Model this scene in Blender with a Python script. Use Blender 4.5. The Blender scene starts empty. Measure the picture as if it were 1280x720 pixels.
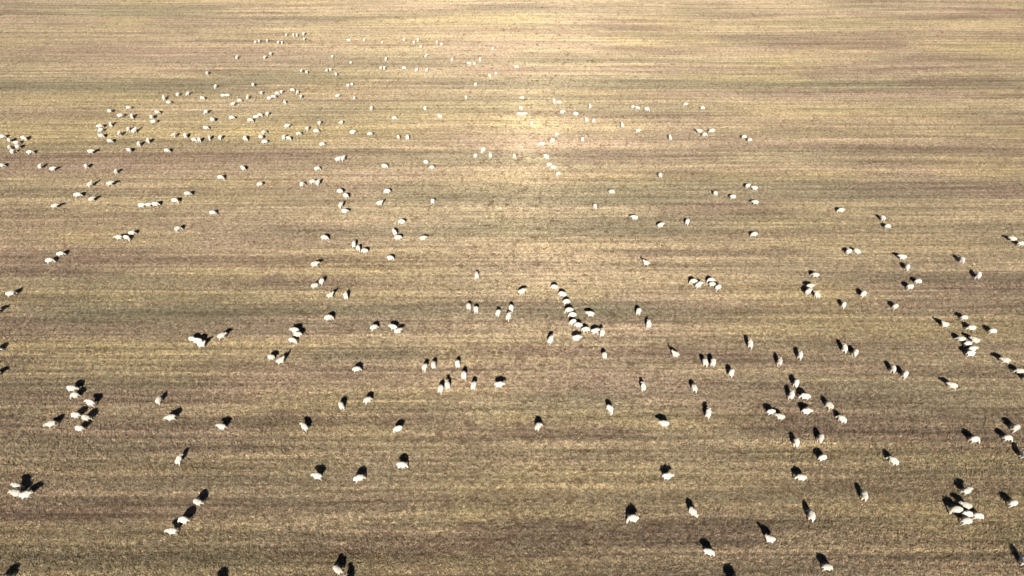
import bpy, bmesh, math, random
import numpy as np
from mathutils import Vector, Matrix

# ------------------------------------------------------------------ camera, sky, sun, exposure
scene = bpy.context.scene
COL = scene.collection
FOC = 750.0            # focal length in pixels of a 1280-wide picture
PITCH = math.radians(42.0)
CAM_H = 53.0
SUN_EL = math.radians(28.8)
SUN_AZ = math.radians(1.4)      # shadows run away from the camera, a touch to the right

cam_data = bpy.data.cameras.new('camera')
cam = bpy.data.objects.new('camera', cam_data)
COL.objects.link(cam)
cam.location = (0, 0, CAM_H)
cam.rotation_euler = (math.pi / 2 - PITCH, 0, 0)
cam_data.sensor_fit = 'HORIZONTAL'
cam_data.sensor_width = 36.0
cam_data.lens = 36.0 * FOC / 1280.0
cam_data.clip_start = 0.5
cam_data.clip_end = 8000.0
scene.camera = cam

world = bpy.data.worlds.new('World')
scene.world = world
world.use_nodes = True
wn = world.node_tree
wn.nodes.clear()
sky = wn.nodes.new('ShaderNodeTexSky')
sky.sky_type = 'NISHITA'
sky.sun_disc = False
sky.sun_elevation = SUN_EL
sky.sun_rotation = math.pi + SUN_AZ     # the sun stands behind the camera (towards -Y)
sky.altitude = 1800.0
sky.air_density = 0.4
sky.dust_density = 0.2
bg = wn.nodes.new('ShaderNodeBackground')
bg.inputs['Strength'].default_value = 0.05
wo = wn.nodes.new('ShaderNodeOutputWorld')
wn.links.new(sky.outputs[0], bg.inputs['Color'])
wn.links.new(bg.outputs[0], wo.inputs['Surface'])

sun_data = bpy.data.lights.new('sun', 'SUN')
sun_data.energy = 5.0
sun_data.angle = math.radians(0.5)
sun_data.color = (1.0, 0.955, 0.88)
sun = bpy.data.objects.new('sun', sun_data)
COL.objects.link(sun)
ray = Vector((math.sin(SUN_AZ) * math.cos(SUN_EL), math.cos(SUN_AZ) * math.cos(SUN_EL), -math.sin(SUN_EL)))
sun.rotation_euler = ray.to_track_quat('-Z', 'Y').to_euler()
sun.location = (0, -60, 80)

vs = scene.view_settings
vs.view_transform = 'Standard'
vs.look = 'None'
vs.exposure = 0.72
vs.gamma = 1.0
vs.use_curve_mapping = False

# ------------------------------------------------------------------ helpers
cp, sp = math.cos(PITCH), math.sin(PITCH)

def ground_at(px, py, z=0.0):
    """point of the level z that stands at the photograph's pixel (1280 x 720)"""
    u = (px - 640.0) / FOC
    v = (360.0 - py) / FOC
    d = (u, cp + v * sp, -sp + v * cp)
    t = (z - CAM_H) / d[2]
    return d[0] * t, d[1] * t

def new_mat(name):
    m = bpy.data.materials.new(name)
    m.use_nodes = True
    nt = m.node_tree
    nt.nodes.clear()
    out = nt.nodes.new('ShaderNodeOutputMaterial')
    return m, nt, out

def N(nt, kind, **kw):
    n = nt.nodes.new(kind)
    for k, v in kw.items():
        setattr(n, k, v)
    return n

rng = np.random.default_rng(7)
random.seed(7)

# ------------------------------------------------------------------ colours of the field's vegetation strips
def value_noise(x, y, seed):
    """smooth lattice noise 0..1"""
    r = np.random.default_rng(seed)
    tab = r.random((256, 256))
    xi = np.floor(x).astype(int); yi = np.floor(y).astype(int)
    fx = x - xi; fy = y - yi
    fx = fx * fx * (3 - 2 * fx); fy = fy * fy * (3 - 2 * fy)
    a = tab[xi % 256, yi % 256]; b = tab[(xi + 1) % 256, yi % 256]
    c = tab[xi % 256, (yi + 1) % 256]; d = tab[(xi + 1) % 256, (yi + 1) % 256]
    return (a * (1 - fx) + b * fx) * (1 - fy) + (c * (1 - fx) + d * fx) * fy

STRAW = np.array((0.59, 0.478, 0.312))
YELLOW = np.array((0.60, 0.488, 0.28))
ROSE = np.array((0.545, 0.415, 0.300))
OLIVE = np.array((0.345, 0.30, 0.195))
UMBER = np.array((0.33, 0.235, 0.175))

# strips read off the photograph: pixel row, half height, from x, to x, colour, strength
STRIPS = [
    (12, 9, -200, 260, OLIVE, .35), (14, 8, 560, 900, OLIVE, .3), (30, 9, 900, 1500, YELLOW, .35),
    (46, 4, 780, 1130, UMBER, .4), (50, 8, 760, 900, YELLOW, .5), (55, 4, 960, 1140, UMBER, .55),
    (62, 10, 1150, 1400, YELLOW, .6), (70, 18, 100, 420, ROSE, .5), (66, 14, 540, 640, ROSE, .45),
    (105, 7, 540, 1330, OLIVE, .75), (103, 5, 1130, 1260, UMBER, .7), (110, 9, -200, 300, OLIVE, .7),
    (96, 5, 850, 1000, YELLOW, .4), (125, 7, -200, 260, YELLOW, .55), (143, 5, -200, 160, UMBER, .4),
    (137, 8, 360, 900, OLIVE, .4), (165, 15, -200, 560, YELLOW, .75), (160, 14, 600, 820, YELLOW, .3),
    (165, 10, 900, 1400, YELLOW, .35), (178, 8, 560, 800, ROSE, .35),
    (197, 7, -200, 420, UMBER, .6), (198, 6, 700, 900, UMBER, .5), (190, 5, 1040, 1400, UMBER, .4),
    (212, 10, -200, 330, ROSE, .45), (222, 7, 560, 1100, YELLOW, .55), (206, 3, 1060, 1400, UMBER, .5),
    (218, 9, 1180, 1400, YELLOW, .5), (238, 7, 1060, 1400, UMBER, .4), (236, 14, 300, 480, ROSE, .4),
    (252, 6, 500, 860, OLIVE, .6), (246, 5, 980, 1200, OLIVE, .45), (262, 8, 640, 720, ROSE, .3),
    (290, 7, 330, 880, OLIVE, .5), (276, 9, -200, 200, ROSE, .3), (300, 7, 60, 240, YELLOW, .5),
    (308, 9, 640, 1280, YELLOW, .3), (325, 5, -200, 520, UMBER, .5), (318, 5, 780, 1000, UMBER, .45),
    (345, 8, 220, 330, YELLOW, .45), (363, 6, 900, 1060, YELLOW, .5), (346, 5, 980, 1300, ROSE, .4),
    (373, 9, -200, 580, YELLOW, .5), (369, 8, 640, 760, YELLOW, .55),
    (391, 9, 30, 820, OLIVE, .85), (388, 6, 480, 700, UMBER, .35), (398, 10, 60, 300, OLIVE, .6),
    (420, 14, 440, 760, STRAW, .5), (412, 13, 880, 1400, YELLOW, .6), (434, 6, -200, 440, YELLOW, .7),
    (450, 8, 380, 520, OLIVE, .5), (444, 8, 600, 960, UMBER, .55), (432, 6, 1000, 1400, UMBER, .4),
    (470, 16, 300, 820, ROSE, .4), (487, 9, -200, 260, OLIVE, .45), (500, 9, -200, 300, UMBER, .3),
    (488, 14, 1040, 1400, OLIVE, .4), (499, 7, 500, 660, YELLOW, .4), (506, 10, 640, 800, OLIVE, .45),
    (531, 9, 600, 960, YELLOW, .65), (518, 5, 960, 1400, UMBER, .5), (536, 7, 900, 1300, UMBER, .6),
    (528, 8, 320, 560, UMBER, .5), (545, 12, 0, 320, ROSE, .35), (562, 10, -200, 200, OLIVE, .35),
    (568, 10, 960, 1400, YELLOW, .6), (547, 8, 640, 800, UMBER, .45), (590, 9, -200, 420, YELLOW, .4),
    (604, 9, 640, 960, YELLOW, .4), (606, 11, 1000, 1400, UMBER, .45), (570, 7, 560, 640, UMBER, .3),
    (638, 6, 820, 1240, YELLOW, .5), (652, 7, 560, 760, YELLOW, .55), (648, 14, -200, 180, UMBER, .45),
    (676, 12, 600, 960, UMBER, .55), (690, 12, 640, 740, OLIVE, .4), (672, 12, -200, 320, YELLOW, .35),
    (708, 12, -200, 320, OLIVE, .5), (692, 10, 330, 640, UMBER, .35), (705, 14, 900, 1280, ROSE, .35),
    (665, 9, 1240, 1400, OLIVE, .5), (618, 9, 130, 420, OLIVE, .25), (740, 14, 300, 900, UMBER, .4),
]

def field_colour(X, Y):
    """vegetation colour and a 0..1 lushness at ground points"""
    # soft wandering of the strips so that they are not ruled lines
    wob = (value_noise(X * 0.018 + 9, Y * 0.03 + 3, 1) - .5) * 5.0 + X * 0.004
    Yw = Y + wob
    n1 = value_noise(X * 0.012 + 40, Yw * 0.22 + 60, 2)
    n2 = value_noise(X * 0.03 + 10, Yw * 0.55 + 80, 3)
    n3 = value_noise(X * 0.05 + 70, Yw * 0.11 + 20, 4)
    n4 = value_noise(X * 0.16 + 30, Y * 0.25 + 10, 5)
    n5 = value_noise(X * 0.5 + 30, Y * 0.7 + 10, 6)
    c = np.repeat(STRAW[None, :], len(X), 0)
    def blend(c, col, k):
        k = np.clip(k, 0, 1)[:, None]
        return c * (1 - k) + col[None, :] * k
    c = blend(c, ROSE, (n1 - .46) * 1.9)
    c = blend(c, YELLOW, (n3 - .52) * 1.8)
    c = blend(c, UMBER, (n2 - .58) * 1.9)
    c = blend(c, UMBER, (value_noise(X * 0.035 + 3, Yw * 1.1 + 7, 9) - .66) * 2.2)
    c = blend(c, OLIVE, (value_noise(X * 0.02 + 5, Yw * 0.3 + 130, 8) - .62) * 2.0)
    for (py, hh, x0, x1, col, k) in STRIPS:
        xm = (x0 + x1) / 2
        cx0, yc = ground_at(x0, py); cx1, _ = ground_at(x1, py)
        _, ya = ground_at(xm, py - hh); _, yb = ground_at(xm, py + hh)
        w = (ya - yb) / 2
        ramp = 0.18 * (cx1 - cx0)
        gx = np.clip((X - cx0) / ramp + .5, 0, 1) * np.clip((cx1 - X) / ramp + .5, 0, 1)
        dy = (Y + wob * 0.35 - yc) / w
        g = np.exp(-dy * dy * 0.9) * gx * min(1, k * 1.2) * (0.7 + 0.6 * (n4 * .6 + n5 * .4))
        c = blend(c, col, g)
    c = c * (0.91 + 0.18 * (0.5 * n4 + 0.5 * n5))[:, None]
    return c, n2

# ------------------------------------------------------------------ shared streak / mottle factor in the shaders
def streaks(nt):
    """fine mowing streaks and tuft mottling in world metres; returns a value socket around 1"""
    geo = N(nt, 'ShaderNodeNewGeometry')
    def noise(sx, sy, detail, rough, off):
        mp = N(nt, 'ShaderNodeMapping')
        mp.inputs['Scale'].default_value = (sx, sy, 0.0)
        mp.inputs['Location'].default_value = (off, off * 1.7, 0)
        nt.links.new(geo.outputs['Position'], mp.inputs['Vector'])
        tx = N(nt, 'ShaderNodeTexNoise', noise_dimensions='2D')
        tx.inputs['Scale'].default_value = 1.0
        tx.inputs['Detail'].default_value = detail
        tx.inputs['Roughness'].default_value = rough
        nt.links.new(mp.outputs[0], tx.inputs['Vector'])
        return tx.outputs['Fac']
    a = noise(0.022, 1.3, 3.0, 0.65, 3.0)      # long streaks
    b = noise(1.9, 2.6, 3.0, 0.7, 11.0)       # tufts
    def rng_map(s, lo, hi):
        mr = N(nt, 'ShaderNodeMapRange')
        mr.inputs['From Min'].default_value = 0.28
        mr.inputs['From Max'].default_value = 0.72
        mr.inputs['To Min'].default_value = lo
        mr.inputs['To Max'].default_value = hi
        nt.links.new(s, mr.inputs['Value'])
        return mr.outputs[0]
    c = noise(0.09, 3.4, 2.0, 0.6, 23.0)       # thin short lines
    mul0 = N(nt, 'ShaderNodeMath', operation='MULTIPLY')
    nt.links.new(rng_map(c, 0.84, 1.15), mul0.inputs[0])
    mul = N(nt, 'ShaderNodeMath', operation='MULTIPLY')
    nt.links.new(rng_map(a, 0.70, 1.28), mul.inputs[0])
    nt.links.new(rng_map(b, 0.56, 1.38), mul.inputs[1])
    nt.links.new(mul.outputs[0], mul0.inputs[1])
    return mul0.outputs[0], geo

# soil and trodden litter under the grass
soil_mat, nt, out = new_mat('soil')
at = N(nt, 'ShaderNodeAttribute', attribute_name='tint')
f, geo = streaks(nt)
mixc = N(nt, 'ShaderNodeMix', data_type='RGBA', blend_type='MULTIPLY')
mixc.inputs['Factor'].default_value = 1.0
mixc.inputs['B'].default_value = (0.34, 0.30, 0.28, 1)
nt.links.new(at.outputs['Color'], mixc.inputs['A'])
sc = N(nt, 'ShaderNodeVectorMath', operation='SCALE')
nt.links.new(mixc.outputs['Result'], sc.inputs[0])
nt.links.new(f, sc.inputs['Scale'])
dif = N(nt, 'ShaderNodeBsdfDiffuse')
dif.inputs['Roughness'].default_value = 1.0
nt.links.new(sc.outputs[0], dif.inputs['Color'])
bt = N(nt, 'ShaderNodeTexNoise'); bt.inputs['Scale'].default_value = 9.0; bt.inputs['Detail'].default_value = 4.0
nt.links.new(geo.outputs['Position'], bt.inputs['Vector'])
bp = N(nt, 'ShaderNodeBump'); bp.inputs['Distance'].default_value = 0.05; bp.inputs['Strength'].default_value = 0.8
nt.links.new(bt.outputs['Fac'], bp.inputs['Height'])
nt.links.new(bp.outputs[0], dif.inputs['Normal'])
nt.links.new(dif.outputs[0], out.inputs['Surface'])

# dry grass blades; colour comes with each tuft's place in the field
grass_mat, nt, out = new_mat('dry_grass')
at = N(nt, 'ShaderNodeAttribute', attribute_type='INSTANCER', attribute_name='tint')
at2 = N(nt, 'ShaderNodeAttribute', attribute_name='blade')
f, geo = streaks(nt)
mm = N(nt, 'ShaderNodeMath', operation='MULTIPLY')
nt.links.new(f, mm.inputs[0]); nt.links.new(at2.outputs['Fac'], mm.inputs[1])
sc = N(nt, 'ShaderNodeVectorMath', operation='SCALE')
nt.links.new(at.outputs['Color'], sc.inputs[0]); nt.links.new(mm.outputs[0], sc.inputs['Scale'])
dif = N(nt, 'ShaderNodeBsdfDiffuse'); dif.inputs['Roughness'].default_value = 0.6
nt.links.new(sc.outputs[0], dif.inputs['Color'])
nt.links.new(dif.outputs[0], out.inputs['Surface'])

# ------------------------------------------------------------------ the field: one sheet to the horizon
def axis(lo, hi, step, far):
    core = np.arange(lo, hi + step, step)
    tail = np.array([6, 16, 40, 100, 250, 600, 1500, 3500.0])
    return np.concatenate([lo - tail[::-1], core, hi + tail])
xs = axis(-170.0, 170.0, 1.0, 0)
ys = axis(-20.0, 240.0, 0.8, 0)
GX, GY = np.meshgrid(xs, ys)
GXf, GYf = GX.ravel(), GY.ravel()
verts = np.stack([GXf, GYf, np.zeros_like(GXf)], 1)
nx, ny = len(xs), len(ys)
ii, jj = np.meshgrid(np.arange(nx - 1), np.arange(ny - 1))
a = (jj * nx + ii).ravel()
faces = np.stack([a, a + 1, a + 1 + nx, a + nx], 1)
me = bpy.data.meshes.new('field')
me.from_pydata(verts.tolist(), [], faces.tolist())
tc, _ = field_colour(GXf, GYf)
attr = me.attributes.new('tint', 'FLOAT_COLOR', 'POINT')
attr.data.foreach_set('color', np.concatenate([tc, np.ones((len(tc), 1))], 1).astype(np.float32).ravel())
me.materials.append(soil_mat)
field = bpy.data.objects.new('field', me)
field['kind'] = 'structure'
COL.objects.link(field)

# ------------------------------------------------------------------ grass: tufts of stubble scattered over what can be seen
PATCH = 1.5
def make_patch(seed):
    r = np.random.default_rng(seed)
    v, fcs, shade = [], [], []
    tufts = 150
    for t in range(tufts):
        cx, cy = r.uniform(-PATCH / 2, PATCH / 2, 2)
        size = r.uniform(.6, 1.35)
        tone = r.uniform(.72, 1.25)
        for k in range(int(r.integers(7, 13))):
            ang = r.uniform(0, 2 * math.pi)
            d = abs(r.normal(0, .045)) * size
            bx, by = cx + math.cos(ang) * d, cy + math.sin(ang) * d
            h = r.uniform(.05, .145) * size
            lean = r.uniform(.05, .6) * h
            la = ang + r.normal(0, .7)
            w = r.uniform(.006, .012)
            fa = r.uniform(0, math.pi)
            wx, wy = math.cos(fa) * w, math.sin(fa) * w
            mx, my = bx + math.cos(la) * lean * .4, by + math.sin(la) * lean * .4
            tx, ty = bx + math.cos(la) * lean, by + math.sin(la) * lean
            b = len(v)
            v += [(bx - wx, by - wy, -.01), (bx + wx, by + wy, -.01),
                  (mx + wx * .8, my + wy * .8, h * .6), (mx - wx * .8, my - wy * .8, h * .6), (tx, ty, h)]
            fcs += [(b, b + 1, b + 2, b + 3), (b + 3, b + 2, b + 4)]
            s = tone * r.uniform(.75, 1.25)
            shade += [s] * 5
    m = bpy.data.meshes.new('stubble')
    m.from_pydata(v, [], fcs)
    at_ = m.attributes.new('blade', 'FLOAT', 'POINT')
    at_.data.foreach_set('value', np.array(shade, np.float32))
    m.materials.append(grass_mat)
    return m

lib = bpy.data.collections.new('stubble_patches')
for k in range(6):
    o = bpy.data.objects.new('stubble', make_patch(100 + k))
    lib.objects.link(o)

# points: one tuft patch per square metre over the visible wedge plus a margin
pts = []
yy = np.arange(2.0, 215.0, 1.05)
for y0 in yy:
    half = 14 + (y0 * cp + CAM_H * sp) * 640.0 / FOC + 4
    n = int(2 * half / 1.05)
    pts.append(np.stack([np.linspace(-half, half, n), np.full(n, y0)], 1))
pts = np.concatenate(pts)
pts += rng.uniform(-.5, .5, pts.shape)
tcol, lush = field_colour(pts[:, 0], pts[:, 1])
gm = bpy.data.meshes.new('dry_grass')
gm.from_pydata(np.concatenate([pts, np.zeros((len(pts), 1))], 1).tolist(), [], [])
ta = gm.attributes.new('tint', 'FLOAT_COLOR', 'POINT')
ta.data.foreach_set('color', np.concatenate([tcol, np.ones((len(tcol), 1))], 1).astype(np.float32).ravel())
ra = gm.attributes.new('turn', 'FLOAT_VECTOR', 'POINT')
rot = np.zeros((len(pts), 3), np.float32); rot[:, 2] = rng.uniform(0, 6.283, len(pts))
ra.data.foreach_set('vector', rot.ravel())
sa = gm.attributes.new('size', 'FLOAT_VECTOR', 'POINT')
szv = np.ones((len(pts), 3), np.float32)
szv[:, 2] = 0.6 + 0.75 * lush + rng.uniform(-.12, .12, len(pts))
sa.data.foreach_set('vector', szv.ravel())
gm.materials.append(grass_mat)
grass = bpy.data.objects.new('dry_grass', gm)
grass['kind'] = 'stuff'
grass['label'] = 'short dry straw-coloured grass stubble covering the whole field'
grass['category'] = 'grass'
COL.objects.link(grass)

ng = bpy.data.node_groups.new('scatter_stubble', 'GeometryNodeTree')
ng.interface.new_socket('Geometry', in_out='INPUT', socket_type='NodeSocketGeometry')
ng.interface.new_socket('Geometry', in_out='OUTPUT', socket_type='NodeSocketGeometry')
gi = ng.nodes.new('NodeGroupInput'); go = ng.nodes.new('NodeGroupOutput')
ci = ng.nodes.new('GeometryNodeCollectionInfo')
ci.inputs['Collection'].default_value = lib
ci.inputs['Separate Children'].default_value = True
ci.inputs['Reset Children'].default_value = True
iop = ng.nodes.new('GeometryNodeInstanceOnPoints')
iop.inputs['Pick Instance'].default_value = True
def named(nm, dt):
    n = ng.nodes.new('GeometryNodeInputNamedAttribute'); n.data_type = dt
    n.inputs['Name'].default_value = nm
    return n.outputs['Attribute']
ng.links.new(gi.outputs[0], iop.inputs['Points'])
ng.links.new(ci.outputs[0], iop.inputs['Instance'])
ng.links.new(named('turn', 'FLOAT_VECTOR'), iop.inputs['Rotation'])
ng.links.new(named('size', 'FLOAT_VECTOR'), iop.inputs['Scale'])
ng.links.new(iop.outputs[0], go.inputs[0])
md = grass.modifiers.new('scatter', 'NODES'); md.node_group = ng

# ------------------------------------------------------------------ sheep
wool_mat, nt, out = new_mat('wool')
oi = N(nt, 'ShaderNodeObjectInfo')
tc_ = N(nt, 'ShaderNodeTexCoord')
n1 = N(nt, 'ShaderNodeTexNoise'); n1.inputs['Scale'].default_value = 5.0; n1.inputs['Detail'].default_value = 4.0
nt.links.new(tc_.outputs['Object'], n1.inputs['Vector'])
ramp = N(nt, 'ShaderNodeValToRGB')
ramp.color_ramp.elements[0].position = 0.3; ramp.color_ramp.elements[0].color = (0.55, 0.48, 0.38, 1)
ramp.color_ramp.elements[1].position = 0.62; ramp.color_ramp.elements[1].color = (0.76, 0.70, 0.60, 1)
nt.links.new(n1.outputs['Fac'], ramp.inputs['Fac'])
mr = N(nt, 'ShaderNodeMapRange'); mr.inputs['To Min'].default_value = 0.74; mr.inputs['To Max'].default_value = 1.05
nt.links.new(oi.outputs['Random'], mr.inputs['Value'])
sc = N(nt, 'ShaderNodeVectorMath', operation='SCALE')
nt.links.new(ramp.outputs[0], sc.inputs[0]); nt.links.new(mr.outputs[0], sc.inputs['Scale'])
n2 = N(nt, 'ShaderNodeTexNoise'); n2.inputs['Scale'].default_value = 24.0; n2.inputs['Detail'].default_value = 3.0
nt.links.new(tc_.outputs['Object'], n2.inputs['Vector'])
bp = N(nt, 'ShaderNodeBump'); bp.inputs['Distance'].default_value = 0.03; bp.inputs['Strength'].default_value = 0.6
nt.links.new(n2.outputs['Fac'], bp.inputs['Height'])
pb = N(nt, 'ShaderNodeBsdfPrincipled')
pb.inputs['Roughness'].default_value = 0.95
pb.inputs['Specular IOR Level'].default_value = 0.1
pb.inputs['Diffuse Roughness'].default_value = 0.8
nt.links.new(sc.outputs[0], pb.inputs['Base Color']); nt.links.new(bp.outputs[0], pb.inputs['Normal'])
nt.links.new(pb.outputs[0], out.inputs['Surface'])

face_mat, nt, out = new_mat('short_hair')
tc_ = N(nt, 'ShaderNodeTexCoord')
n1 = N(nt, 'ShaderNodeTexNoise'); n1.inputs['Scale'].default_value = 12.0
nt.links.new(tc_.outputs['Object'], n1.inputs['Vector'])
ramp = N(nt, 'ShaderNodeValToRGB')
ramp.color_ramp.elements[0].position = 0.35; ramp.color_ramp.elements[0].color = (0.46, 0.36, 0.27, 1)
ramp.color_ramp.elements[1].position = 0.65; ramp.color_ramp.elements[1].color = (0.66, 0.58, 0.48, 1)
nt.links.new(n1.outputs['Fac'], ramp.inputs['Fac'])
pb = N(nt, 'ShaderNodeBsdfPrincipled'); pb.inputs['Roughness'].default_value = 0.8
nt.links.new(ramp.outputs[0], pb.inputs['Base Color'])
nt.links.new(pb.outputs[0], out.inputs['Surface'])

def make_sheep(name, head, stride, seed):
    """one continuous body: skeleton of edges grown by a skin; faces +X, hooves on z = 0.
    head: (neck points..., poll, muzzle) given as offsets; stride: leg swing in metres"""
    V, E, R = [], [], []
    def add(p, r, parent=None):
        V.append(p); R.append(r if isinstance(r, tuple) else (r, r))
        if parent is not None:
            E.append((parent, len(V) - 1))
        return len(V) - 1
    pelvis = add((-.30, 0, .585), (.205, .215))
    belly = add((-.02, 0, .565), (.235, .230), pelvis)
    chest = add((.24, 0, .575), (.205, .220), belly)
    rump = add((-.47, 0, .590), (.150, .150), pelvis)
    tail1 = add((-.60, 0, .545), (.042, .042), rump)
    add((-.635, 0, .405), (.032, .032), tail1)
    prev = chest
    n = len(head)
    for k, (p, r) in enumerate(head):
        prev = add(p, r, prev)
        if k == n - 2:
            poll = prev
    # ears leave the poll sideways
    px, py, pz = head[n - 2][0]
    hx, hy = head[-1][0][0] - px, head[-1][0][1] - py
    L = math.hypot(hx, hy) or 1
    sx, sy = -hy / L, hx / L
    for s in (-1, 1):
        add((px + s * sx * .165 - hx / L * .05, py + s * sy * .165 - hy / L * .05, pz + .005), (.034, .018), poll)
    # legs: elbow / knee / fetlock / hoof, hind legs with a hock that points back
    for s, sw in ((-1, stride), (1, -stride)):
        e = add((.235, s * .120, .36), (.068, .068), chest)
        kf = add((.235 + sw * .55, s * .120, .22), (.042, .042), e)
        ft = add((.230 + sw, s * .118, .045), (.036, .036), kf)
        add((.262 + sw, s * .118, .022), (.036, .022), ft)
    for s, sw in ((-1, -stride), (1, stride)):
        e = add((-.31, s * .125, .38), (.085, .085), pelvis)
        hk = add((-.405 + sw * .6, s * .125, .245), (.044, .044), e)
        ft = add((-.375 + sw, s * .122, .045), (.036, .036), hk)
        add((-.343 + sw, s * .122, .022), (.036, .022), ft)
    m = bpy.data.meshes.new(name + '_skeleton')
    m.from_pydata(V, E, [])
    o = bpy.data.objects.new(name + '_skeleton', m)
    COL.objects.link(o)
    sk = o.modifiers.new('skin', 'SKIN')
    sk.use_smooth_shade = True
    if not m.skin_vertices:
        bm = bmesh.new(); bm.from_mesh(m); bm.verts.layers.skin.verify(); bm.to_mesh(m); bm.free()
    for k, sv in enumerate(m.skin_vertices[0].data):
        sv.radius = R[k]
        sv.use_root = (k == 0)
    ss = o.modifiers.new('smooth', 'SUBSURF'); ss.levels = 2; ss.render_levels = 2
    dg = bpy.context.evaluated_depsgraph_get()
    res = bpy.data.meshes.new_from_object(o.evaluated_get(dg))
    res.name = name
    bpy.data.objects.remove(o, do_unlink=True)
    co = np.zeros(len(res.vertices) * 3); res.vertices.foreach_get('co', co); co = co.reshape(-1, 3)
    nr = np.zeros_like(co).ravel(); res.vertices.foreach_get('normal', nr); nr = nr.reshape(-1, 3)
    hp = np.array(head[-1][0]); pp = np.array(head[-2][0])
    # woolly lumps on the fleece only
    fleece = (co[:, 2] > .33) & (np.linalg.norm(co - pp, axis=1) > .15) & (np.linalg.norm(co - hp, axis=1) > .16)
    lump = value_noise(co[:, 0] * 11 + 20 + seed, co[:, 1] * 11 + co[:, 2] * 9 + 30, seed) - .45
    co = co + nr * (lump * .045 * fleece)[:, None]
    co *= np.array((.74, 1.16, 1.07))
    co[:, 2] -= co[:, 2].min()
    hp = hp * (.74, 1.16, 1.07); pp = pp * (.74, 1.16, 1.07)
    res.vertices.foreach_set('co', co.ravel())
    res.materials.clear()
    res.materials.append(wool_mat); res.materials.append(face_mat)
    for p in res.polygons:
        c = sum((Vector(co[i]) for i in p.vertices), Vector()) / len(p.vertices)
        cl = np.array(c)
        bare = (c.z < .33 and abs(c.x) < .62 and np.linalg.norm(cl - pp) > .3) or \
            np.linalg.norm(cl - pp) < .13 or np.linalg.norm(cl - hp) < .17
        p.material_index = 1 if bare else 0
        p.use_smooth = True
    res.update()
    return res

GRAZE = [((.42, 0, .52), (.155, .15)), ((.56, 0, .38), (.105, .10)), ((.65, 0, .235), (.088, .082)), ((.735, 0, .075), (.050, .050))]
GRAZE_L = [((.41, .03, .52), (.155, .15)), ((.53, .11, .38), (.105, .10)), ((.595, .19, .235), (.088, .082)), ((.645, .265, .075), (.050, .050))]
GRAZE_R = [((.41, -.03, .52), (.155, .15)), ((.53, -.11, .38), (.105, .10)), ((.595, -.19, .235), (.088, .082)), ((.645, -.265, .075), (.050, .050))]
LEVEL = [((.42, 0, .60), (.150, .15)), ((.57, 0, .63), (.108, .105)), ((.69, 0, .635), (.092, .085)), ((.85, 0, .54), (.052, .052))]
UP = [((.40, 0, .66), (.150, .15)), ((.50, 0, .79), (.108, .105)), ((.57, 0, .885), (.094, .088)), ((.73, 0, .815), (.052, .052))]
POSES = {
    'graze': [make_sheep('grazing_sheep', GRAZE, .05, 11), make_sheep('grazing_sheep', GRAZE_L, .10, 12),
              make_sheep('grazing_sheep', GRAZE_R, .02, 13), make_sheep('grazing_sheep', GRAZE, .13, 14)],
    'walk': [make_sheep('walking_sheep', LEVEL, .14, 15), make_sheep('walking_sheep', LEVEL, -.12, 16)],
    'stand': [make_sheep('standing_sheep', UP, .02, 17)],
}

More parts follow.
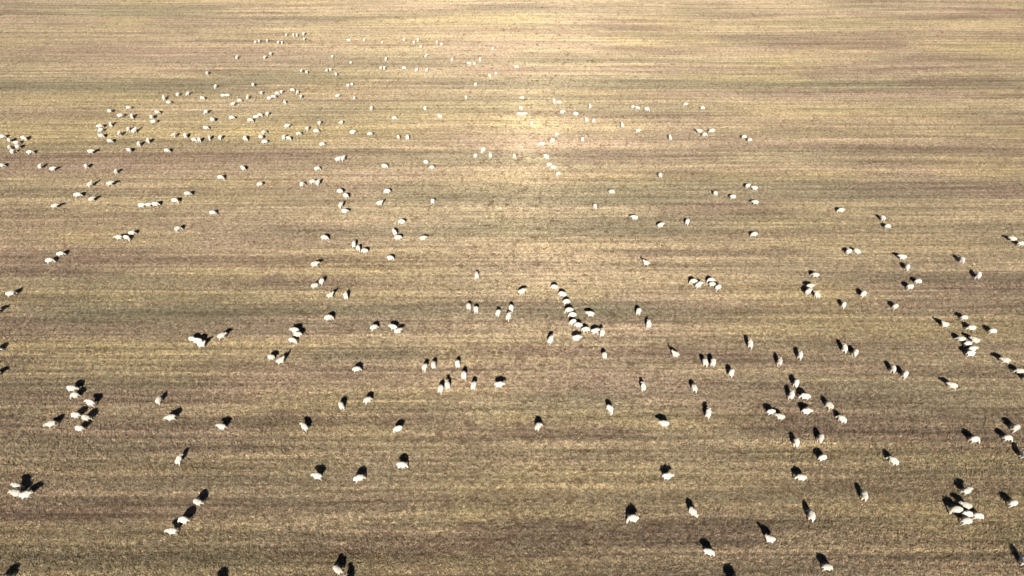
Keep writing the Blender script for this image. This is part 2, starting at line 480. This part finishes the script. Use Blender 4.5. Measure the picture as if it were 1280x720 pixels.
# every sheep of the photograph: the bunch it belongs to, how the bunch is ordered, and
# (pixel x, pixel y, heading in degrees: 0 right, 90 away, 180 left, 270 towards the camera)
S, A_, D = None, 90, 270
BUNCHES = [
 # far field, upper left
 ('the tiny top-left string of ten', 'x', [(319.5,52.5),(324,51.2),(334,50.5),(348,53),(352,53),(358,43.5),(367,43.5),(371,43.8),(379.5,42.5),(380,49)]),
 ('the spaced trio above the upper-left flock', 'x', [(259,91.5),(269.5,108),(316.5,105.8)]),
 ('single small sheep left of the pair below the top-left string', '1', [(296,72)]),
 ('the small pair just below the top-left string', 'x', [(331,72),(338.5,67)]),
 ('the small row of five below the two spaced sheep, left of top centre', 'x', [(377,89),(383.5,90),(408.5,88),(413,87.2),(420,93)]),
 ('the two spaced sheep just above a small row of five', 'x', [(415.5,70.5),(438.5,78)]),
 ('the topmost pale row of nine, left of top centre', 'x', [(436,50.5,0),(455.5,50),(478,53),(505,50),(517.5,52.8),(522.5,50),(526,58.7),(546,52.5),(552,55.6)]),
 ('pale faint sheep alone at the right end beyond the topmost row', '1', [(616,60.8)]),
 ('the scattered seven below the topmost pale row', 'x', [(476,85,A_),(480.5,85.5,A_),(482.5,73.5),(505,85,0),(521,87.5),(533.5,88,A_),(532.5,70,60)]),
 ('the faint scattered seven above the glare', 'x', [(565,74.5,A_),(586,79.5,0),(593,79.5),(600,75,A_),(612,94.5),(620,92),(645.5,83.8,0)]),
 ('the knot of four right of the upper-left flock', 'x', [(435,107),(440,105.5),(422,120,20),(443,122.5)]),
 ('the straggling six left of the glare', 'x', [(464.5,135),(493,148),(531.5,136,A_),(550,146,150),(582.5,121.5),(594.5,105.7)]),
 ('the top-edge five of the upper-left flock', 'x', [(205,123),(210.5,128,0),(222.5,118),(235,117),(253,122.5,0)]),
 ('the slanting five at the upper-left flock top', 'x', [(279,119.5,0),(284.5,119,0),(291,130,20),(299.5,126,20),(309.5,122)]),
 ('the tight chain of nine in the upper-left flock', 'x', [(327,116),(336.5,123,0),(342,121,20),(346.5,117,20),(352,115),(365.5,112.5,0),(372,115),(376.5,121),(356,127.5)]),
 ('the outer-left five of the upper-left flock', 'y', [(137,138.8,150),(160.5,134.5,0),(150.5,145),(165,145),(138.5,155)]),
 ('the close trio inside the upper-left flock', 'y', [(196.5,140.5,0),(189.5,146.3),(192,152.5,20)]),
 ('the curved seven on the yellow grass', 'x', [(125,158.3),(126,162.8),(126.5,170,0),(137.5,176.3,0),(150,167.5),(161,161.5),(168,164)]),
 ('the bottom-edge five of the upper-left flock', 'x', [(174,180),(185.5,176),(161.5,188,150),(114,190,0),(209,188.5,0)]),
 ('the level row of six in the upper-left flock', 'x', [(218,169.4),(232,170),(243,175,0),(249.5,175,A_),(262,172),(275.5,172)]),
 ('the middle four of the upper-left flock', 'y', [(258,140),(265.5,150,150),(257.5,160,0),(290,147.5,20)]),
 ('the slanting chain of four in the upper-left flock', 'x', [(313,150.5,20),(320,146.3,20),(325,144,20),(334.5,142.3)]),
 ('the huddled four under the slanting chain', 'x', [(306.5,173),(330,165.8),(326,171.5,160),(331,177.5,20)]),
 ('the right-hand eight of the upper-left flock', 'x', [(359,158,20),(355,172.5,A_),(361,173,0),(373.5,167.5,30),(384.5,161,80),(395.5,164.4,30),(399.5,154),(403,180.6,40)]),
 ('the trailing five right of the upper-left flock', 'x', [(426.5,153.8),(441,166,0),(462.5,168,170),(498,171.3,A_),(509.5,172.5,A_)]),
 ('the bunched eight at the left edge', 'x', [(3,171,0),(12,175.6),(20.5,178.5,20),(30,173,0),(12.5,184),(22,183.5),(16,189.5),(37.5,190.5)]),
 ('the spread row of five below the bunched eight', 'x', [(2,207,0),(50.5,208),(66,211.5,20),(108,208),(145.5,214.5,A_)]),
 ('the slanting five below the spread row', 'x', [(113,231,60),(138,230,30),(97.5,244,20),(115,249,30),(69,258,30)]),
 ('the nose-to-tail trio left of two slanting sheep', 'x', [(177.5,257.5,0),(186,256.5,0),(194.5,255.5,0)]),
 ('the slanting pair right of the nose-to-tail trio', 'x', [(219,251,10),(235,242.5,20)]),
 ('sheep facing up-right alone below the slanting pair, left', '1', [(266,266,20)]),
 ('the two apart above the slanting pair, left', 'x', [(276,222,10),(304,210.5)]),
 ('small end-on sheep alone right of the white huddled trio', '1', [(222.5,286,60)]),
 ('the white huddled trio on yellow grass, left', 'x', [(149,297.5,180),(158.5,297,0),(165,291.5,20)]),
 ('the slanting pair in brown grass near the left edge', 'x', [(62.5,326,40),(76,317.5,30)]),
 ('end-on sheep alone near the left edge below the slanting pair', '1', [(14,367.5,30)]),
 # centre left
 ('small sheep alone between two pairs, below the upper-left flock', '1', [(325,230.5,30)]),
 ('the four close together above the diagonal line of four', 'x', [(377.5,230.5,70),(391,227.5,30),(397.5,229,70),(396.5,211,40)]),
 ('the touching pair below the eight at the flock edge', 'x', [(422.5,199.5,30),(428.5,198.5,60)]),
 ('the two-by-two four left of centre', 'y', [(425,239.5,160),(432.5,245,150),(426,257,60),(431,264.5,0)]),
 ('the pair right of the two-by-two four', 'y', [(484,239.5,170),(475,254.5,0)]),
 ('pale sheep alone above the pair, left of the glare', '1', [(481,208,0)]),
 ('the pale pair with heads down-right, left of the glare', 'x', [(532.5,203,150),(540,209.5,150)]),
 ('tiny end-on sheep alone below the pale pair', '1', [(541,252,A_)]),
 ('the centre-left four around a stacked pair', 'x', [(502.5,277.5,165),(493.5,291,120),(498,297.5,20),(529,298,10)]),
 ('sheep alone left of the dark trio, broad white back', '1', [(406,297.5,0)]),
 ('the dark-shadowed touching trio left of centre', 'x', [(442.5,306,A_),(448,310,100),(456,313.8,165)]),
 ('sheep alone below the stacked pair, left of centre', '1', [(488,322.5,15)]),
 ('the drifting file of six left of centre', 'y', [(394,331,20),(402.5,352,70),(394,357.5,30),(413,369.5,20),(432.5,370,100),(411,397.5,20)]),
 ('small end-on sheep alone above the end-on five at centre', '1', [(596,345,A_)]),
 # the glare and right of it
 ('the pale column of five above the glare', 'y', [(652.5,122.3,170),(651,135.5),(649,142.8,0),(655,143.2,0),(664.5,154.4,A_)]),
 ('the pale trio at the left side of the glare', 'x', [(604,188),(594.5,194.8),(613,194.8,A_)]),
 ('pale end-on sheep alone in the middle of the glare', '1', [(643,195,A_)]),
 ('the pale slanting trio above the glowing line', 'x', [(677,180,0),(690.5,176,30),(696,168,40)]),
 ('the glowing white line of four in the glare', 'y', [(683,196.5,130),(686.5,206,150),(692,209.6,150),(697.5,217.5,50)]),
 ('the pale four right above the glare', 'y', [(692.5,126),(699,128,150),(703,140.6,0),(719.5,142.8)]),
 ('the end-on four right of the glare', 'y', [(737.5,133,A_),(733,150.6,100),(742,151,80),(728,174.4,80)]),
 ('the bright trio far right of the glare', 'x', [(791,133.5,40),(797,135,160),(808.5,137,0)]),
 ('the pale pair below the bright trio', 'x', [(777.5,157.5,A_),(797.5,163.7,0)]),
 ('end-on sheep alone right of the pale pair', '1', [(837.5,173,A_)]),
 ('the spaced pair right of the bright trio', 'x', [(857,130,165),(878,135,30)]),
 ('the close trio between two pairs, upper right', 'x', [(874,164.5,150),(880.5,168.8,30),(889.5,164,165)]),
 ('the upper-right pair that stands farthest right', 'x', [(930,171.3,20),(937,175,30)]),
 ('pale round sheep alone just below the glare', '1', [(764.5,240,0)]),
 ('tiniest end-on sheep alone below the glare', '1', [(743.5,258,A_)]),
 ('thin end-on sheep alone right below the glare', '1', [(825,219.5,A_)]),
 ('the loose five right of centre, two of them touching', 'x', [(894,242,100),(916,246.5,0),(935,232.5,20),(943,235.5,165),(944,253.5,170)]),
 ('the spread trio below the glare to the right', 'x', [(793,272.5,165),(825.5,282,20),(859,277.5,70)]),
 ('broad sheep alone under the loose five', '1', [(942.5,293,170)]),
 ('broad white sheep alone above the centre, right of it', '1', [(807.5,329,170)]),
 ('the close pair left of a stacked trio', 'x', [(867,352,160),(873,356.8,30)]),
 ('the stacked trio right of a close pair', 'x', [(888.5,350.5,160),(890.5,355.8,0),(896.5,359,30)]),
 ('broad sheep alone left of the curving chain', '1', [(652.5,365,20)]),
 ('the curving single-file chain of ten', 'y', [(693,358.8,165),(703,368,150),(708,377,30),(711.5,388,165),(715,392.5,160),(716,402.5,30),(723,406.5,165),(732,412,15),(744,414,15),(752.5,416.5,80)]),
 ('sideways sheep alone right of the curving chain', '1', [(738,393,160)]),
 ('the two just below the curving chain', 'x', [(720.5,423,0),(688,425.6,60)]),
 ('the end-on pair right of the curving chain', 'x', [(798,389.4,80),(810.6,406,75)]),
 ('thin end-on sheep alone below the curving chain', '1', [(755.5,444,A_)]),
 ('the end-on five left of the curving chain', 'x', [(586,383,A_),(595,387,A_),(622.5,391,80),(639,385,80),(635.5,396,70)]),
 # right side
 ('sheep alone above the right-hand group, pointing right', '1', [(1051,263,165)]),
 ('the stacked pair at upper right', 'y', [(1103,273,100),(1109.5,283,10)]),
 ('the pair at the right edge, upper half', 'x', [(1265.5,299,160),(1276,305,0)]),
 ('the side-by-side pair right of centre', 'x', [(1061,314.5,20),(1071,314.5,120)]),
 ('the pair one behind other, upper right', 'y', [(1127.5,322,165),(1134,334,60)]),
 ('the spaced slanting pair near the right edge', 'x', [(1202,325,70),(1222.5,345,60)]),
 ('the huddled four at centre right', 'y', [(1019,344,165),(1012.5,358,0),(1010,365,30),(1021,369,110)]),
 ('the overlapping pair above the right-hand bunch of seven', 'x', [(1147.5,352,10),(1137.5,359,0)]),
 ('the two apart just right of the huddled four', 'x', [(1079,367.5,30),(1054.5,381,60)]),
 ('sheep alone under the overlapping pair, pointing up-right', '1', [(1119,383,30)]),
 ('the crowded right-hand bunch of seven', 'y', [(1205,397,0),(1214,410,165),(1201,424,165),(1207,428,0),(1218,425.6,150),(1214.5,435.5,0),(1213,442.5,0)]),
 ('the two flanking the crowded bunch of seven', 'x', [(1180.6,406,165),(1240.6,414,0)]),
 ('the row of three cut by the right edge', 'x', [(1256,451,165),(1274,464,165),(1285,474,0)]),
 ('broad sheep alone below left of the crowded seven', '1', [(1190,482.5,150)]),
 ('end-on sheep alone above two side by side, right of centre', '1', [(937.5,430.5,80)]),
 ('broad sheep alone left of two side by side', '1', [(844,443,160)]),
 ('the twin end-on pair side by side, right of centre', 'x', [(881,453,A_),(891,453,70)]),
 ('sheep alone right below the twin end-on pair', '1', [(914,466,60)]),
 ('the upright pair above the close six', 'x', [(974.5,452.5,75),(1000,444.5,60)]),
 ('the close pair above right of the close six', 'x', [(1055.5,436,80),(1069,441,50)]),
 ('the close pair midway between close six and crowded seven', 'x', [(1116,461,80),(1131,468,50)]),
 ('thin pale end-on sheep alone below centre', '1', [(804,484,A_)]),
 ('end-on sheep alone below the twin end-on pair', '1', [(867.5,485,100)]),
 ('end-on sheep alone left of the close six', '1', [(885,517,70)]),
 ('long-backed slanting sheep alone below centre', '1', [(762.5,511,300)]),
 ('side-on sheep alone on the yellow strip below centre', '1', [(830,530,170)]),
 ('sheep with rump up alone below centre, left', '1', [(672.5,533,60)]),
 ('the close six, lower right', 'y', [(995,479,60),(989,494.4,60),(1006,496,170),(1008,514.4,0),(964,515,10),(975,521,170)]),
 ('the thin pair just right of the close six', 'y', [(1036,507,110),(1052,524,120)]),
 ('the three below the close six', 'x', [(995,553,70),(1025.5,547.5,60),(1028,572,20)]),
 ('side-on sheep alone below the three, legs showing', '1', [(1001,597,175)]),
 ('thin greyish sheep alone in the lower right', '1', [(1116,576,110)]),
 ('end-on sheep alone below the thin greyish one', '1', [(1080,619.5,75)]),
 ('end-on sheep with a long upright shadow, lower right', '1', [(1014,644.5,75)]),
 ('side-on sheep alone above the bottommost right sheep', '1', [(962,674,175)]),
 ('whole side-on sheep nearest the bottom edge, right', '1', [(1034,709,0)]),
 ('sheep alone bottom right with head bent down to the right', '1', [(886,690,340)]),
 ('long thin sheep walking downwards, lower right of centre', '1', [(866,640,290)]),
 ('side-on sheep alone left of the long thin one', '1', [(791,648,170)]),
 ('round sheep alone above the long thin one', '1', [(834,595.5,10)]),
 ('the sheep cut by the bottom edge, right of centre', '1', [(916,726,10)]),
 ('the four at the right edge, lower right', 'x', [(1217.5,549.5,10),(1259,547.5,0),(1269,535,30),(1280,569,60)]),
 ('the bunch of six at bottom right', 'y', [(1208,613.5,20),(1195,637,170),(1207,632,160),(1208,648.5,0),(1209,642.5,0),(1222.5,645,0)]),
 ('broad sheep alone right of the bottom-right bunch', '1', [(1266,629,10)]),
 ('sheep cut by the right edge in the bottom corner', '1', [(1280,701,80)]),
 # lower left
 ('the stacked trio left of centre', 'y', [(369,413.5,170),(372.5,418.5,170),(366,425.5,10)]),
 ('the long white pair under a stacked trio', 'x', [(339,446.5,175),(351,451.5,30)]),
 ('the trio crowding together, left of a stacked trio', 'x', [(241,424,0),(248,426.5,175),(252.5,431,20)]),
 ('sheep alone right of the crowding trio, pointing up-right', '1', [(277.5,420.5,40)]),
 ('sheep alone left of an overlapping pair, centre left', '1', [(467.5,409.5,30)]),
 ('the overlapping pair, centre left', 'x', [(492,409.5,160),(497.5,414,20)]),
 ('sheep alone right below the long white pair', '1', [(446,461.5,25)]),
 ('long end-on sheep with black shadow, left of centre', '1', [(427,507,110)]),
 ('sheep alone right of the long end-on one', '1', [(459.5,500,40)]),
 ('slanting sheep alone below left of the long end-on one', '1', [(381,534,140)]),
 ('sheep alone below left of the centre groups, head down-left', '1', [(497.5,536,200)]),
 ('the close pair left of four scattered, below centre', 'x', [(531,459,70),(542,456,100)]),
 ('the other close pair, lower of the two, below centre', 'x', [(551,486,80),(559.5,482,100)]),
 ('the end-on three between two close pairs', 'x', [(572,454.5,95),(580,469,80),(592,482,70)]),
 ('round side-on sheep alone right of the end-on three', '1', [(624,481.5,0)]),
 ('the three shadows-only sheep just outside the left edge', 'y', [(-5,389.5,30),(-5,437.5,30),(-6,468,20)]),
 ('the large bunch of six, lower left', 'y', [(90.6,486,0),(94,494,170),(114,504,165),(95,519,175),(108,522.5,165),(100,535.5,175)]),
 ('sheep alone left of the large bunch of six', '1', [(64.5,530.5,210)]),
 ('thin end-on sheep right of the large bunch of six', '1', [(199,500,80)]),
 ('slanting sheep alone below the thin end-on one, left', '1', [(214,522.5,205)]),
 ('side-on sheep alone right of the slanting one, lower left', '1', [(277.5,533.5,175)]),
 ('thin end-on sheep alone above the diagonal three', '1', [(224,575,75)]),
 ('the bottom-left huddle of three', 'y', [(22,607.5,170),(21,616.5,180),(33,619,20)]),
 ('the diagonal three, bottom left', 'y', [(247.5,627.5,165),(230,650,165),(215.5,664,190)]),
 ('the sheep at the bottom-left corner cut by the edge', '1', [(4,724,20)]),
 ('the hidden sheep below the bottom edge casting a round shadow', '1', [(271,729,10)]),
 ('leftmost of the three side-on sheep in the lower centre', '1', [(397,595.5,175)]),
 ('middle of the three side-on sheep in the lower centre', '1', [(449,598,20)]),
 ('uppermost right of the three side-on sheep in the lower centre', '1', [(502.5,581.5,0)]),
 ('the pair at the bottom edge, left of centre', 'x', [(422.5,712,140),(434,729,110)]),
]

ORD = ['first', 'second', 'third', 'fourth', 'fifth', 'sixth', 'seventh', 'eighth', 'ninth', 'tenth']
placed = []
sheep_total = 0
FAR = []
r = random.Random(21)
for phrase, order, items in BUNCHES:
    items = [t if len(t) == 3 else (t[0], t[1], None) for t in items]
    if order == 'x':
        items.sort(key=lambda t: t[0])
    elif order == 'y':
        items.sort(key=lambda t: t[1])
    n = len(items)
    far = sum(t[1] for t in items) / n < 152.5
    for k, (px, py, h) in enumerate(items):
        if h is None:
            h = r.choice((75, 85, 95, 105, 265, 280)) if py < 135 else r.choice((50, 65, 80, 95, 110, 130, 240, 260, 280, 300, 30, 150))
        h = h + r.uniform(-8, 8)
        kind = r.choices(('graze', 'walk', 'stand'), (.72, .22, .06))[0]
        if 'head' in phrase or 'rump' in phrase:
            kind = 'graze'
        elif 'walking' in phrase:
            kind = 'walk'
        mesh = r.choice(POSES[kind])
        size = r.uniform(1.03, 1.17) * (1.0 if py > 135 else .9)
        x, y = ground_at(px, py, .46)
        # sheep never stand in each other
        for _ in range(30):
            moved = False
            for (qx, qy) in placed:
                dx, dy = x - qx, y - qy
                d = math.hypot(dx, dy)
                if d < .84:
                    if d < 1e-4:
                        dx, dy, d = 1, 0, 1
                    x += dx / d * (.85 - d); y += dy / d * (.85 - d); moved = True
            if not moved:
                break
        placed.append((x, y))
        if far:
            FAR.append((mesh, Matrix.LocRotScale(Vector((x, y, -.004)), Matrix.Rotation(math.radians(h), 3, 'Z').to_quaternion(), Vector((size,) * 3))))
            continue
        o = bpy.data.objects.new('sheep', mesh)
        COL.objects.link(o)
        o.location = (x, y, -0.004)
        o.rotation_euler = (0, 0, math.radians(h))
        o.scale = (size, size, size)
        if order == '1':
            lab = phrase[4:] if phrase.startswith('the ') else phrase
        elif n == 2:
            w = (('left', 'right') if order == 'x' else ('upper', 'lower'))[k]
            lab = w + ' sheep of ' + phrase
        elif order == 'x':
            w = 'leftmost sheep' if k == 0 else 'rightmost sheep' if k == n - 1 else ORD[k] + ' sheep from left'
            lab = w + ' in ' + phrase
        else:
            w = 'topmost sheep' if k == 0 else 'lowest sheep' if k == n - 1 else ORD[k] + ' sheep from top'
            lab = w + ' in ' + phrase
        o['label'] = lab
        o['category'] = 'sheep'
        o['group'] = 'sheep grazing across the field'
        sheep_total += 1
# past three hundred: the smallest, farthest sheep are one object
bm = bmesh.new()
for mesh, mat in FAR:
    v0 = len(bm.verts)
    bm.from_mesh(mesh)
    bm.verts.ensure_lookup_table()
    bmesh.ops.transform(bm, matrix=mat, verts=bm.verts[v0:])
fm = bpy.data.meshes.new('far_flock')
bm.to_mesh(fm); bm.free()
fm.materials.append(wool_mat); fm.materials.append(face_mat)
flock = bpy.data.objects.new('far_flock', fm)
flock['kind'] = 'stuff'
flock['label'] = 'tiny far-off white sheep scattered along the top of the field'
flock['category'] = 'flock'
COL.objects.link(flock)
print('FAR', len(FAR), len(fm.polygons))
print('SHEEP', sheep_total, 'PATCHES', len(pts))

# ------------------------------------------------------------------ render settings
scene.render.engine = 'CYCLES'
scene.cycles.max_bounces = 4
scene.cycles.diffuse_bounces = 2
